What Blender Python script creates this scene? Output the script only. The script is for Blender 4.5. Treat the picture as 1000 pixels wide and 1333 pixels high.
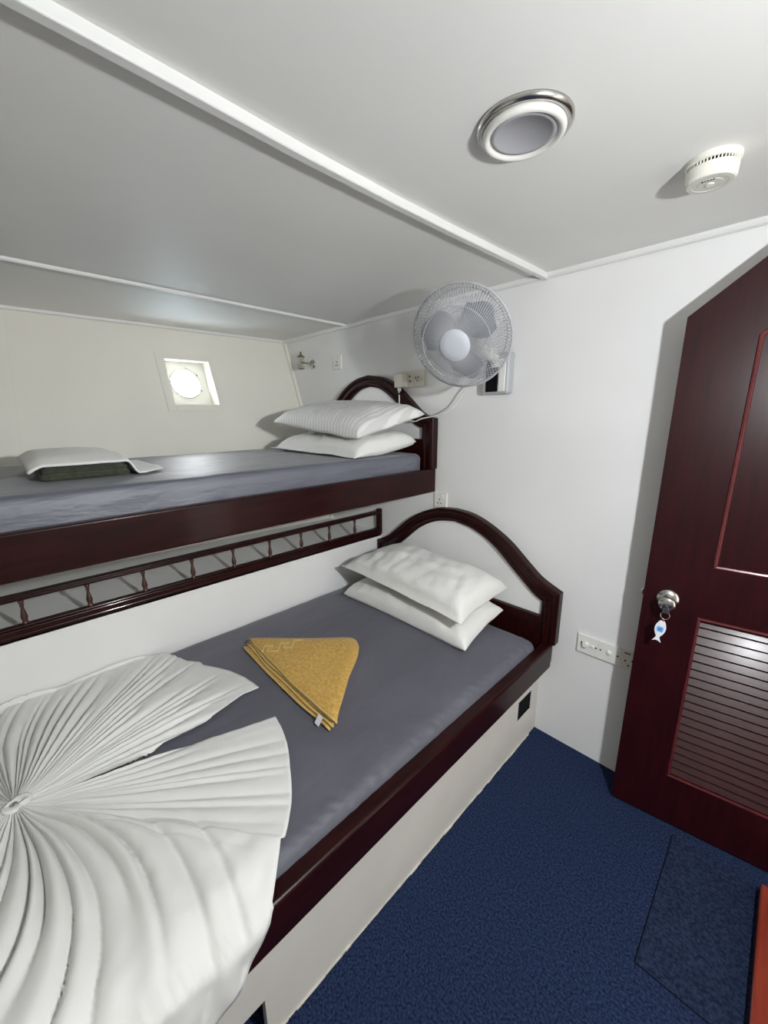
import bpy, bmesh, math, random
from mathutils import Vector, Matrix, noise as mn
random.seed(7)
for o in list(bpy.data.objects): bpy.data.objects.remove(o)
scene = bpy.context.scene
C = scene.collection

# ------------------------------------------------------------------ camera
RM = ((0.7015862, 0.7125547, -0.0065263), (-0.1637427, 0.1701222, 0.9717236), (-0.6935165, 0.6806793, -0.2360310))
cam = bpy.data.cameras.new('camera'); co = bpy.data.objects.new('camera', cam); C.objects.link(co)
cam.sensor_fit = 'HORIZONTAL'; cam.sensor_width = 36.0; cam.lens = 516.65 / 1000 * 36
cam.clip_start = 0.02
co.matrix_world = Matrix(((RM[0][0], RM[1][0], -RM[2][0], 0), (RM[0][1], RM[1][1], -RM[2][1], 0), (RM[0][2], RM[1][2], -RM[2][2], 1.531), (0, 0, 0, 1)))
scene.camera = co
# ------------------------------------------------------------------ world and lights
W = bpy.data.worlds.new('sky'); scene.world = W; W.use_nodes = True
bg = W.node_tree.nodes['Background']; bg.inputs[0].default_value = (0.93, 0.96, 1.0, 1); bg.inputs[1].default_value = 66.0
wt = W.node_tree; wtc = wt.nodes.new('ShaderNodeTexCoord'); wsp = wt.nodes.new('ShaderNodeSeparateXYZ'); wrp = wt.nodes.new('ShaderNodeValToRGB')      # bright hazy sky over a darker sea
wrp.color_ramp.elements[0].position = .495; wrp.color_ramp.elements[0].color = (.24, .29, .33, 1)
wrp.color_ramp.elements[1].position = .51; wrp.color_ramp.elements[1].color = (.96, .97, 1.0, 1)
wmr = wt.nodes.new('ShaderNodeMapRange'); wmr.inputs[1].default_value = -1; wmr.inputs[2].default_value = 1
wt.links.new(wtc.outputs['Generated'], wsp.inputs[0]); wt.links.new(wsp.outputs['Z'], wmr.inputs[0]); wt.links.new(wmr.outputs[0], wrp.inputs[0]); wt.links.new(wrp.outputs[0], bg.inputs[0])
def point(name, loc, power, radius, col=(1, 1, 1)):
    l = bpy.data.lights.new(name, 'POINT'); l.energy = power; l.shadow_soft_size = radius; l.color = col
    o = bpy.data.objects.new(name, l); C.objects.link(o); o.location = loc; return o
def area(name, loc, direction, sx, sy, power, col=(1, 1, 1), portal=False):
    l = bpy.data.lights.new(name, 'AREA'); l.shape = 'RECTANGLE'; l.size = sx; l.size_y = sy; l.energy = power; l.color = col
    o = bpy.data.objects.new(name, l); C.objects.link(o); o.location = loc
    o.rotation_euler = Vector(direction).to_track_quat('-Z', 'Y').to_euler()
    if portal: l.cycles.is_portal = True
    return o
for loc in ((0.38, 0.53, 1.66), (0.38, 0.57, 1.69)):      # two bulbs of the lamp on the right-hand wall
    lp = point('cabin_lamp_light', loc, 21, 0.02, (0.95, 0.98, 1.0))
    lp.data.use_nodes = True; lnt = lp.data.node_tree
    fo_ = lnt.nodes.new('ShaderNodeLightFalloff'); fo_.inputs['Strength'].default_value = 1.0      # soft, far-reaching falloff
    lnt.links.new(fo_.outputs['Linear'], lnt.nodes['Emission'].inputs['Strength'])
area('added_doorway_fill', (1.22, 1.32, 1.15), (-1, -0.05, 0.05), .6, 1.7, 7, (1, .95, .87))  # unseen fill light added beyond the doorway to brighten the cabin
area('porthole_portal', (-2.90, 0.975, 1.74), (1, 0, 0), 0.20, 0.20, 1, portal=True)
vs = scene.view_settings
vs.view_transform = 'Standard'; vs.look = 'None'; vs.gamma = 1.0; vs.use_curve_mapping = False; vs.exposure = 0.10

# ------------------------------------------------------------------ materials
def srgb(r, g, b):
    f = lambda c: (c / 255 / 12.92) if c / 255 <= 0.04045 else ((c / 255 + 0.055) / 1.055) ** 2.4
    return (f(r), f(g), f(b))
def mat(name, col, rough=0.5, metal=0.0, var=0.0, vscale=6.0, stretch=(1, 1, 1), bump=0.0, bscale=60.0, bstretch=(1, 1, 1), coat=0.0,
        emit=0.0, trans=0.0, sheen=0.0, col2=None, detail=4.0, bdist=0.002, spec=None, crough=0.08, ior=None, rot=(0, 0, 0)):
    m = bpy.data.materials.new(name); m.use_nodes = True
    nt = m.node_tree; b = nt.nodes['Principled BSDF']
    b.inputs['Base Color'].default_value = (*col, 1); b.inputs['Roughness'].default_value = rough; b.inputs['Metallic'].default_value = metal
    if coat: b.inputs['Coat Weight'].default_value = coat; b.inputs['Coat Roughness'].default_value = crough
    if sheen: b.inputs['Sheen Weight'].default_value = sheen; b.inputs['Sheen Roughness'].default_value = 0.5
    if trans: b.inputs['Transmission Weight'].default_value = trans
    if ior: b.inputs['IOR'].default_value = ior
    if spec is not None: b.inputs['Specular IOR Level'].default_value = spec
    tc = nt.nodes.new('ShaderNodeTexCoord')
    def nz(scale, st, det):
        mp = nt.nodes.new('ShaderNodeMapping'); mp.inputs['Scale'].default_value = st; mp.inputs['Rotation'].default_value = rot
        nt.links.new(tc.outputs['Object'], mp.inputs['Vector'])
        n = nt.nodes.new('ShaderNodeTexNoise'); n.inputs['Scale'].default_value = scale; n.inputs['Detail'].default_value = det
        nt.links.new(mp.outputs['Vector'], n.inputs['Vector']); return n
    if var or col2:
        n = nz(vscale, stretch, detail)
        r = nt.nodes.new('ShaderNodeValToRGB')
        c2 = col2 if col2 else tuple(min(1, c * (1 + var)) for c in col)
        c1 = col if col2 else tuple(c * (1 - var) for c in col)
        r.color_ramp.elements[0].position = 0.32; r.color_ramp.elements[1].position = 0.68
        r.color_ramp.elements[0].color = (*c1, 1); r.color_ramp.elements[1].color = (*c2, 1)
        nt.links.new(n.outputs['Fac'], r.inputs['Fac']); nt.links.new(r.outputs['Color'], b.inputs['Base Color'])
    if bump:
        n = nz(bscale, bstretch, 5.0)
        bp = nt.nodes.new('ShaderNodeBump'); bp.inputs['Strength'].default_value = bump; bp.inputs['Distance'].default_value = bdist
        nt.links.new(n.outputs['Fac'], bp.inputs['Height']); nt.links.new(bp.outputs['Normal'], b.inputs['Normal'])
    return m
M = {}
M['wall'] = mat('white_wall_laminate', (.76, .757, .75), .45, var=.025, vscale=2.5, bump=.12, bscale=120, bdist=.0006)
M['hull'] = mat('warm_lit_hull_lining', (.77, .75, .68), .45, var=.03, vscale=2.0, bump=.12, bscale=120, bdist=.0006)  # same white paint as the walls, with warm light put into the colour
M['ceil'] = mat('ceiling_laminate', (.75, .745, .725), .60, var=.03, vscale=1.6, bump=.22, bscale=14, bstretch=(1, .25, 1), bdist=.0016)
M['foot'] = mat('beige_laminate', (.50, .47, .42), .5)
M['trim'] = mat('white_gloss_trim', (.72, .72, .705), .35, var=.02)
M['base'] = mat('cream_base_paint', (.66, .63, .58), .5, var=.04, vscale=5, bump=.2, bscale=25, bdist=.001)
M['wood'] = mat('mahogany_varnish', (.012, .0020, .0022), .34, col2=(.024, .0036, .0038), vscale=9, stretch=(6, .6, 6), bump=.10, bscale=60, bstretch=(3, .3, 3), bdist=.0005, coat=.14, crough=.12, spec=.15)
M['doorwood'] = mat('door_mahogany', (.017, .0022, .0036), .36, col2=(.028, .0034, .0052), vscale=9, stretch=(6, 6, .6), bump=.10, bscale=60, bstretch=(3, 3, .3), bdist=.0005, coat=.08, crough=.25, spec=.2)
M['slat'] = mat('louvre_mahogany', (.024, .0044, .0056), .36, col2=(.044, .0078, .0092), vscale=22, stretch=(.5, 3, 6), bump=.35, bscale=90, bstretch=(.3, 2, 4), bdist=.0008, coat=.18, crough=.2, spec=.22)
M['bead'] = mat('red_varnished_bead', (.075, .010, .013), .28, col2=(.11, .016, .018), vscale=20, coat=.3)
M['redwood'] = mat('red_mahogany', (.16, .022, .014), .25, col2=(.25, .04, .02), vscale=9, stretch=(6, .6, 6), coat=.6, crough=.12)
M['spindle'] = mat('spindle_mahogany', (.040, .0115, .0075), .3, col2=(.060, .017, .010), vscale=20, coat=.5)
M['sheet'] = mat('grey_blue_sheet', (.098, .099, .124), .62, var=.08, vscale=5, bump=.75, bscale=10, bstretch=(1, .4, 1), bdist=.014, sheen=.15, rot=(0, 0, .5))
M['sheet2'] = mat('grey_blue_sheet_upper', (.092, .097, .130), .56, var=.08, vscale=5, bump=.9, bscale=16, bstretch=(1, .3, 1), bdist=.014, sheen=.1, rot=(0, 0, .5), spec=1.0, coat=.5, crough=.62)
M['linen'] = mat('white_linen', (.74, .74, .715), .75, var=.03, vscale=4, bump=.6, bscale=13, bstretch=(1, .45, 1), bdist=.009, sheen=.1, rot=(0, 0, -.5))
M['blanket'] = mat('white_cotton_blanket', (.72, .715, .695), .8, var=.02, vscale=4, bump=.12, bscale=16, bdist=.004, sheen=.1)
M['stripe'] = None
M['gold'] = mat('gold_terry', (.46, .26, .042), .95, col2=(.64, .40, .10), vscale=95, bump=.8, bscale=260, bdist=.002, sheen=.15)
M['goldlight'] = mat('pale_gold_weave', (.62, .45, .18), .85, var=.08, vscale=90, bump=.3, bscale=200, bdist=.001)
M['olive'] = mat('olive_blanket', (.030, .036, .020), .95, col2=(.055, .062, .036), vscale=60, bump=.7, bscale=160, bdist=.003, sheen=.2)
M['carpet'] = mat('navy_carpet', (.0050, .0100, .031), 1.0, col2=(.030, .048, .112), vscale=150, detail=6, bump=1.0, bscale=220, bdist=.006, spec=.1)
M['carpet2'] = mat('worn_navy_carpet', (.008, .0135, .034), 1.0, col2=(.028, .041, .088), vscale=110, detail=6, bump=1.0, bscale=220, bdist=.006, spec=.1)
M['seam'] = mat('carpet_seam', (.004, .006, .014), 1.0, spec=.1)
M['plastic'] = mat('white_plastic', (.76, .75, .71), .35)
M['ivory'] = mat('ivory_plastic', (.68, .65, .57), .4)
M['smoke'] = mat('cream_plastic', (.80, .78, .70), .42)
M['smokeface'] = mat('grey_cream_plastic', (.62, .62, .56), .45)
M['dark'] = mat('black_plastic', (.003, .003, .004), .5, spec=.1)
M['hole'] = mat('dark_recess', (.002, .002, .003), .9, spec=.1)
M['slate'] = mat('slate_recess', (.02, .024, .038), .9)
M['chrome'] = mat('brushed_chrome', (.55, .54, .52), .22, metal=1.0)
M['wire'] = mat('grey_white_guard_wire', (.46, .47, .50), .35)
M['hub'] = mat('fan_hub_plastic', (.58, .60, .66), .45, var=.02)
M['silver'] = mat('silver_grey_plastic', (.42, .43, .45), .35)
M['bladegrey'] = mat('smoky_fan_blade', (.27, .28, .30), .5)
M['diffuser'] = mat('lamp_diffuser', (.36, .36, .385), .55, bump=.15, bscale=180, bdist=.0006)
M['tag'] = mat('white_tag_plastic', (.78, .82, .88), .3)
M['blue'] = mat('blue_print', (.03, .16, .62), .4)
M['lightblue'] = mat('pale_blue_print', (.30, .55, .85), .4)
M['red'] = mat('red_cord', (.5, .03, .02), .5)
M['brass'] = mat('dull_brass', (.30, .26, .17), .3, metal=1.0)
M['glass'] = mat('clear_glass', (.9, .9, .88), .03, trans=1.0, ior=1.3)
M['edge'] = mat('bare_board_edge', (.54, .51, .45), .8, var=.15, vscale=30)
def pane_mat():
    m = bpy.data.materials.new('porthole_pane'); m.use_nodes = True; nt = m.node_tree; nt.nodes.clear()
    o = nt.nodes.new('ShaderNodeOutputMaterial'); mx = nt.nodes.new('ShaderNodeMixShader'); t = nt.nodes.new('ShaderNodeBsdfTransparent'); g = nt.nodes.new('ShaderNodeBsdfGlossy')
    g.inputs['Roughness'].default_value = .05; mx.inputs[0].default_value = .06
    t.inputs[0].default_value = (.96, .98, .98, 1)
    nt.links.new(t.outputs[0], mx.inputs[1]); nt.links.new(g.outputs[0], mx.inputs[2]); nt.links.new(mx.outputs[0], o.inputs[0]); return m
M['pane'] = pane_mat()
def stripe_mat():
    m = mat('striped_white_linen', (.76, .76, .745), .6, bump=.2, bscale=11, bdist=.005)
    nt = m.node_tree; b = nt.nodes['Principled BSDF']
    tc = nt.nodes.new('ShaderNodeTexCoord'); w = nt.nodes.new('ShaderNodeTexWave'); w.wave_type = 'BANDS'; w.bands_direction = 'X'
    w.inputs['Scale'].default_value = 13.0; w.inputs['Distortion'].default_value = .3
    r = nt.nodes.new('ShaderNodeValToRGB'); r.color_ramp.elements[0].position = .35; r.color_ramp.elements[1].position = .65
    r.color_ramp.elements[0].color = (.64, .64, .628, 1); r.color_ramp.elements[1].color = (.78, .78, .768, 1)
    nt.links.new(tc.outputs['Object'], w.inputs['Vector']); nt.links.new(w.outputs['Fac'], r.inputs['Fac']); nt.links.new(r.outputs['Color'], b.inputs['Base Color'])
    return m
M['stripe'] = stripe_mat()

# ------------------------------------------------------------------ mesh helpers
ORIG = {}
class MB:
    def __init__(s): s.v = []; s.f = []
    def add(s, vs, fs):
        n = len(s.v); s.v += [tuple(p) for p in vs]; s.f += [tuple(i + n for i in f) for f in fs]; return s
    def box(s, x0, x1, y0, y1, z0, z1):
        return s.add([(x0, y0, z0), (x1, y0, z0), (x1, y1, z0), (x0, y1, z0), (x0, y0, z1), (x1, y0, z1), (x1, y1, z1), (x0, y1, z1)],
                     [(0, 3, 2, 1), (4, 5, 6, 7), (0, 1, 5, 4), (1, 2, 6, 5), (2, 3, 7, 6), (3, 0, 4, 7)])
    def prism(s, poly, fn, d0, d1):          # poly of (a, b); fn(a, b, d) -> point
        n = len(poly)
        return s.add([fn(a, b, d0) for a, b in poly] + [fn(a, b, d1) for a, b in poly],
                     [tuple(range(n))[::-1], tuple(range(n, 2 * n))] + [(i, (i + 1) % n, n + (i + 1) % n, n + i) for i in range(n)])
    def lathe(s, prof, n=24, mtx=None, close=True):    # prof of (r, h) about local z
        mtx = mtx or Matrix(); vs = []
        for r, h in prof:
            for k in range(n):
                a = 2 * math.pi * k / n; vs.append(mtx @ Vector((r * math.cos(a), r * math.sin(a), h)))
        fs = []
        for i in range(len(prof) - 1):
            for k in range(n):
                k2 = (k + 1) % n; fs.append((i * n + k, i * n + k2, (i + 1) * n + k2, (i + 1) * n + k))
        if close: fs += [tuple(range(n))[::-1], tuple((len(prof) - 1) * n + k for k in range(n))]
        return s.add(vs, fs)
    def tube(s, pts, r, n=6, closed=False, cap=True):
        pts = [Vector(p) for p in pts]; N = len(pts); vs = []; fs = []
        t0 = (pts[1] - pts[0]).normalized(); up = Vector((0, 0, 1)) if abs(t0.z) < .9 else Vector((1, 0, 0)); nrm = t0.cross(up).normalized()
        for i, p in enumerate(pts):
            a = pts[(i - 1) % N] if closed or i > 0 else p; b = pts[(i + 1) % N] if closed or i < N - 1 else p
            t = (b - a).normalized(); nrm = (nrm - t * nrm.dot(t)).normalized(); bi = t.cross(nrm)
            rr = r[i] if isinstance(r, (list, tuple)) else r
            for k in range(n):
                an = 2 * math.pi * k / n; vs.append(p + nrm * (rr * math.cos(an)) + bi * (rr * math.sin(an)))
        for i in range(N if closed else N - 1):
            j = (i + 1) % N
            for k in range(n): fs.append((i * n + k, i * n + (k + 1) % n, j * n + (k + 1) % n, j * n + k))
        if cap and not closed: fs += [tuple(range(n))[::-1], tuple((N - 1) * n + k for k in range(n))]
        return s.add(vs, fs)
    def grid(s, fn, nu, nv):
        vs = [fn(i / nu, j / nv) for j in range(nv + 1) for i in range(nu + 1)]
        return s.add(vs, [(j * (nu + 1) + i, j * (nu + 1) + i + 1, (j + 1) * (nu + 1) + i + 1, (j + 1) * (nu + 1) + i) for j in range(nv) for i in range(nu)])
    def rbox(s, x0, x1, y0, y1, z0, z1, r, nx, ny, nz, disp=None):
        lo = (x0, y0, z0); hi = (x1, y1, z1)
        def rp(p):
            q = Vector([min(max(p[i], lo[i] + r), hi[i] - r) for i in range(3)]); d = Vector(p) - q
            if d.length > 1e-9: q = q + d.normalized() * r
            if disp: q = disp(q, d)
            return q
        L = lambda a, b, t: a + (b - a) * t
        def ease(t):       # more samples near the borders
            return .5 - .5 * math.cos(math.pi * t) if True else t
        for z, fl in ((z0, 1), (z1, 0)):
            s.grid((lambda u, v, z=z, fl=fl: rp((L(x0, x1, ease(u if not fl else 1 - u)), L(y0, y1, (v)), z))), nx, ny)
        for y, fl in ((y0, 0), (y1, 1)):
            s.grid((lambda u, v, y=y, fl=fl: rp((L(x0, x1, ease(u if not fl else 1 - u)), y, L(z0, z1, v)))), nx, nz)
        for x, fl in ((x0, 1), (x1, 0)):
            s.grid((lambda u, v, x=x, fl=fl: rp((x, L(y0, y1, (u if not fl else 1 - u)), L(z0, z1, v)))), ny, nz)
        return s
    def build(s, name, m, parent=None, smooth=False, bevel=0.0, seg=2, local=False, weld=False, solid=0.0, sub=0, off=0.0):
        o0 = Vector((0, 0, 0))
        if parent is not None and not local: o0 = ORIG.get(parent.name, Vector((0, 0, 0)))
        me = bpy.data.meshes.new(name); me.from_pydata([tuple(Vector(p) - o0) for p in s.v], [], s.f); me.update()
        bm = bmesh.new(); bm.from_mesh(me)
        if weld: bmesh.ops.remove_doubles(bm, verts=bm.verts, dist=1e-5)
        bmesh.ops.recalc_face_normals(bm, faces=bm.faces)
        bm.to_mesh(me); bm.free()
        ob = bpy.data.objects.new(name, me); C.objects.link(ob)
        me.materials.append(M[m] if isinstance(m, str) else m)
        if smooth: me.polygons.foreach_set('use_smooth', [True] * len(me.polygons))
        if solid:
            md = ob.modifiers.new('solid', 'SOLIDIFY'); md.thickness = solid; md.offset = off
        if bevel:
            md = ob.modifiers.new('bevel', 'BEVEL'); md.width = bevel; md.segments = seg; md.limit_method = 'ANGLE'; md.angle_limit = math.radians(40)
        if sub:
            md = ob.modifiers.new('sub', 'SUBSURF'); md.levels = sub; md.render_levels = sub
        if parent is not None:
            ob.parent = parent; ORIG[ob.name] = o0 if not local else Vector((0, 0, 0))
        return ob
def thing(name, label, cat, loc, group=None, rot=None, kind=None):
    o = bpy.data.objects.new(name, None); C.objects.link(o); o.location = loc; o.empty_display_size = .05
    ORIG[o.name] = Vector(loc)
    if rot is not None: o.rotation_mode = 'QUATERNION'; o.rotation_quaternion = rot
    o['label'] = label
    if kind: o['kind'] = kind
    else: o['category'] = cat
    if group: o['group'] = group
    return o
def tag(o, label, cat, group=None):
    o['label'] = label; o['category'] = cat
    if group: o['group'] = group
    return o
def struct(o, label=None):
    o['kind'] = 'structure'
    if label: o['label'] = label
    return o
def part(o, label): o['label'] = label; return o
def catmull(pts, n=6):
    P = [Vector(p) for p in pts]; out = []
    for i in range(len(P) - 1):
        a = P[max(i - 1, 0)]; b = P[i]; c = P[i + 1]; d = P[min(i + 2, len(P) - 1)]
        for k in range(n):
            t = k / n
            out.append(.5 * ((2 * b) + (c - a) * t + (2 * a - 5 * b + 4 * c - d) * t * t + (3 * b - a - 3 * c + d) * t ** 3))
    out.append(P[-1]); return out

# ------------------------------------------------------------------ room shell
YB = 1.72; ZC = 2.08; XR = 0.40; YF = -1.15
def hx(y, z): return -2.905 + .0552 * y + .40 * (2.06 - z)      # inner face of the flared hull wall
floor = struct(MB().box(-1.78, 1.35, YF, YB, -.05, 0).build('floor', 'carpet'), 'navy blue carpet covering the cabin floor')
struct(MB().box(-3.3, 1.35, YF - .1, YB + .1, ZC, ZC + .05).build('ceiling', 'ceil'), 'pale grey laminate ceiling panels')
struct(MB().box(-3.3, 1.35, YB, YB + .06, -.05, ZC).build('wall_back', 'wall'), 'white end wall behind the headboards')
struct(MB().box(-3.3, 1.35, YF - .06, YF, -.05, ZC).build('wall_front', 'foot'), 'wall at the foot of the bunks')
mb = MB()
mb.box(XR, XR + .06, .90, .96, 0, ZC); mb.box(XR, XR + .06, 1.66, YB, 0, ZC); mb.box(XR, XR + .06, .96, 1.66, 2.045, ZC); mb.box(XR + .06, 1.30, .90, .96, 0, ZC)
struct(mb.build('wall_partition', 'foot'), 'partition with the doorway of the side compartment')
struct(MB().box(1.30, 1.35, YF, YB, 0, ZC).build('wall_right', 'foot'), 'side wall of the cabin')
# flared hull wall with the porthole opening
HY0, HY1, HZ0, HZ1 = .850, 1.115, 1.605, 1.880
mb = MB()
def hquad(y0, y1, z0, z1):
    d = .05
    mb.add([(hx(y0, z0), y0, z0), (hx(y1, z0), y1, z0), (hx(y1, z1), y1, z1), (hx(y0, z1), y0, z1),
            (hx(y0, z0) - d, y0, z0), (hx(y1, z0) - d, y1, z0), (hx(y1, z1) - d, y1, z1), (hx(y0, z1) - d, y0, z1)],
           [(0, 1, 2, 3), (7, 6, 5, 4), (0, 4, 5, 1), (1, 5, 6, 2), (2, 6, 7, 3), (3, 7, 4, 0)])
hquad(YF, HY0, .70, ZC); hquad(HY1, YB, .70, ZC); hquad(HY0, HY1, .70, HZ0); hquad(HY0, HY1, HZ1, ZC)
hull = struct(mb.build('wall_left', 'hull'), 'white flared hull wall with the porthole, warm light put into its colour')
# cover strip over the hull panel joint
mb = MB()
for (y0, z0, y1, z1) in ((.105, 1.30, .172, 2.075),):
    a = .0035; d = .0025
    q = [(y0 - a, z0), (y0 + a, z0), (y1 + a, z1), (y1 - a, z1)]
    mb.add([(hx(y, z) + d, y, z) for y, z in q] + [(hx(y, z) - .002, y, z) for y, z in q], [(0, 1, 2, 3), (0, 4, 5, 1), (1, 5, 6, 2), (2, 6, 7, 3), (3, 7, 4, 0)])
mb.build('joint_strip', 'hull', hull)
# bedside wall with the shelf ledge behind the lower bunk
struct(MB().box(-1.80, -1.78, YF, YB, 0, .795).box(-2.42, -1.78, YF, YB, .775, .800).build('wall_bedside', 'wall'), 'low white wall beside the lower bunk, topped by a shelf ledge')
# ceiling trims
def halfround(name, pts, w, h, label, m='trim', axis='y'):
    prof = [(-.5, 0), (-.5, .45), (-.36, .8), (-.12, 1), (.12, 1), (.36, .8), (.5, .45), (.5, 0)]
    mb = MB(); n = len(prof); vs = []
    for p in pts:
        for a, d in prof:
            vs.append((p[0] + a * w, p[1], ZC - d * h) if axis == 'y' else (p[0], p[1] + a * w, ZC - d * h))
    fs = [(i * n + k, i * n + k + 1, (i + 1) * n + k + 1, (i + 1) * n + k) for i in range(len(pts) - 1) for k in range(n - 1)]
    mb.add(vs, fs + [tuple(range(n)), tuple((len(pts) - 1) * n + k for k in range(n))[::-1]])
    return struct(mb.build(name, m, smooth=False), label)
beam = [(-1.15, -.800), (.0, -.807), (.124, -.813), (.338, -.818), (.569, -.826), (.85, -.828), (1.112, -.824), (1.642, -.808), (1.72, -.807)]
mb = MB(); vs = []; prof = [(-.0125, 0), (-.0125, .017), (-.010, .021), (.0105, .021), (.0125, .018), (.0125, 0)]
for p in beam:
    for a, d in prof: vs.append((p[1] + a, p[0], ZC - d))
n = len(prof); NP = len(vs) // n
mb.add(vs, [(i * n + k, i * n + k + 1, (i + 1) * n + k + 1, (i + 1) * n + k) for i in range(NP - 1) for k in range(n - 1)] + [tuple(range(n)), tuple((NP - 1) * n + k for k in range(n))[::-1]])
struct(mb.build('trim_1', 'trim', bevel=.0015), 'thick white batten running along the ceiling above the lower bunk')
halfround('trim_2', [(-2.035, YF), (-2.045, .7), (-2.06, 1.70)], .016, .013, 'thin white cover strip on the ceiling above the upper bunk')
halfround('trim_3', [(-2.83, 1.709), (XR, 1.709)], .024, .020, 'white cornice strip along the end wall', axis='x')
halfround('trim_4', [(hx(YF, 2.07) + .010, YF), (hx(1.7, 2.07) + .010, 1.7)], .020, .016, 'white cornice strip along the hull wall')
mb = MB()      # sloping corner batten between hull wall and end wall
z0, z1 = .80, 2.063
mb.add([(hx(1.70, z0), 1.70, z0), (hx(1.70, z0) + .022, 1.70, z0), (hx(1.70, z1) + .022, 1.70, z1), (hx(1.70, z1), 1.70, z1),
        (hx(1.72, z0), 1.72, z0), (hx(1.72, z0) + .022, 1.72, z0), (hx(1.72, z1) + .022, 1.72, z1), (hx(1.72, z1), 1.72, z1)],
       [(0, 1, 2, 3), (1, 5, 6, 2), (0, 3, 7, 4), (3, 2, 6, 7), (0, 4, 5, 1)])
struct(mb.build('trim_5', 'hull', bevel=.003), 'sloping white batten in the corner of hull wall and end wall')

# ------------------------------------------------------------------ porthole window
win = thing('window_1', 'small square recess with a round bright porthole in the hull wall', None, (hx(.98, 1.74), .98, 1.74), kind='structure')
def hp(y, z, d): return (hx(y, z) + d, y, z)         # d: distance out of the wall into the room
mb = MB()
FY0, FY1, FZ0, FZ1 = .804, 1.142, 1.567, 1.912
for (a, b, c, d) in ((FY0, HY0, FZ0, FZ1), (HY1, FY1, FZ0, FZ1), (HY0, HY1, FZ0, HZ0), (HY0, HY1, HZ1, FZ1)):
    mb.prism([(a, c), (b, c), (b, d), (a, d)], hp, -.002, .007)
mb.build('frame', 'hull', win, bevel=.0015)
mb = MB(); DP = -.115
def inner(y, z, d): return (hx(y, z) + d, y, z)
t = .006
e_ = .0015
for (a, b, c, d) in ((HY0 - t, HY0 + e_, HZ0 - t, HZ1 + t), (HY1 - e_, HY1 + t, HZ0 - t, HZ1 + t), (HY0, HY1, HZ0 - t, HZ0 + e_), (HY0, HY1, HZ1 - e_, HZ1 + t)):
    mb.prism([(a, c), (b, c), (b, d), (a, d)], inner, DP, .004)
mb.build('recess_lining', 'hull', win)
PC = (.982, 1.742); PR = .088; N = 48
mb = MB(); vs = []; sq = []
for k in range(N):          # back plate: square with a round hole
    a = 2 * math.pi * k / N; c, s_ = math.cos(a), math.sin(a); m_ = max(abs(c), abs(s_))
    sq.append(((HY0 + HY1) / 2 + c / m_ * (HY1 - HY0) / 2, (HZ0 + HZ1) / 2 + s_ / m_ * (HZ1 - HZ0) / 2)); vs.append((PC[0] + PR * c, PC[1] + PR * s_))
allv = [inner(y, z, DP) for y, z in sq] + [inner(y, z, DP) for y, z in vs] + [inner(y, z, DP - .05) for y, z in vs] + [inner(y, z, DP - .05) for y, z in sq]
mb.add(allv, [(k, (k + 1) % N, N + (k + 1) % N, N + k) for k in range(N)] + [(N + k, N + (k + 1) % N, 2 * N + (k + 1) % N, 2 * N + k) for k in range(N)] + [(2 * N + k, 2 * N + (k + 1) % N, 3 * N + (k + 1) % N, 3 * N + k) for k in range(N)])
mb.build('back_plate', 'hull', win)
ring = MB().tube([inner(PC[0] + (PR + .002) * math.cos(2 * math.pi * k / 40), PC[1] + (PR + .002) * math.sin(2 * math.pi * k / 40), DP + .004) for k in range(40)], .0042, 6, closed=True).build('porthole_ring', 'chrome', win, smooth=True)
mb = MB()
for aa in (1.35, .62, -.45):
    mb.lathe([(.004, 0), (.006, .004), (.004, .012)], 8, Matrix.Translation(inner(PC[0] + (PR + .012) * math.cos(aa), PC[1] + (PR + .012) * math.sin(aa), DP + .001)) @ Matrix.Rotation(math.pi / 2, 4, 'Y'))
mb.tube([inner(PC[0] + (PR + .013) * math.cos(a), PC[1] + (PR + .013) * math.sin(a), DP + .010) for a in [.62 + i * .073 for i in range(11)]], .0022, 5)
mb.build('clamp', 'chrome', ring, smooth=True)
MB().add([inner(y, z, DP - .02) for y, z in vs], [tuple(range(N))]).build('pane', 'pane', win)

# ------------------------------------------------------------------ carpet hatch, threshold
MB().box(-.073, .158, 1.071, 1.575, -.002, .0030).build('carpet_patch', 'carpet2', floor, bevel=.0015)
MB().box(-.0762, -.073, 1.068, 1.575, -.004, .0012).box(-.0762, .158, 1.0678, 1.071, -.004, .0012).build('seam', 'seam', floor)
th = thing('threshold', 'glossy red wooden threshold step beside the open door', 'threshold', (.28, 1.2, 0))
MB().box(.162, .398, .80, 1.545, 0, .052).build('step', 'redwood', th, bevel=.007, seg=3)
MB().box(.172, .398, 1.5450, 1.555, 0, .040).build('end_strip', 'redwood', th, bevel=.002)

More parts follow.
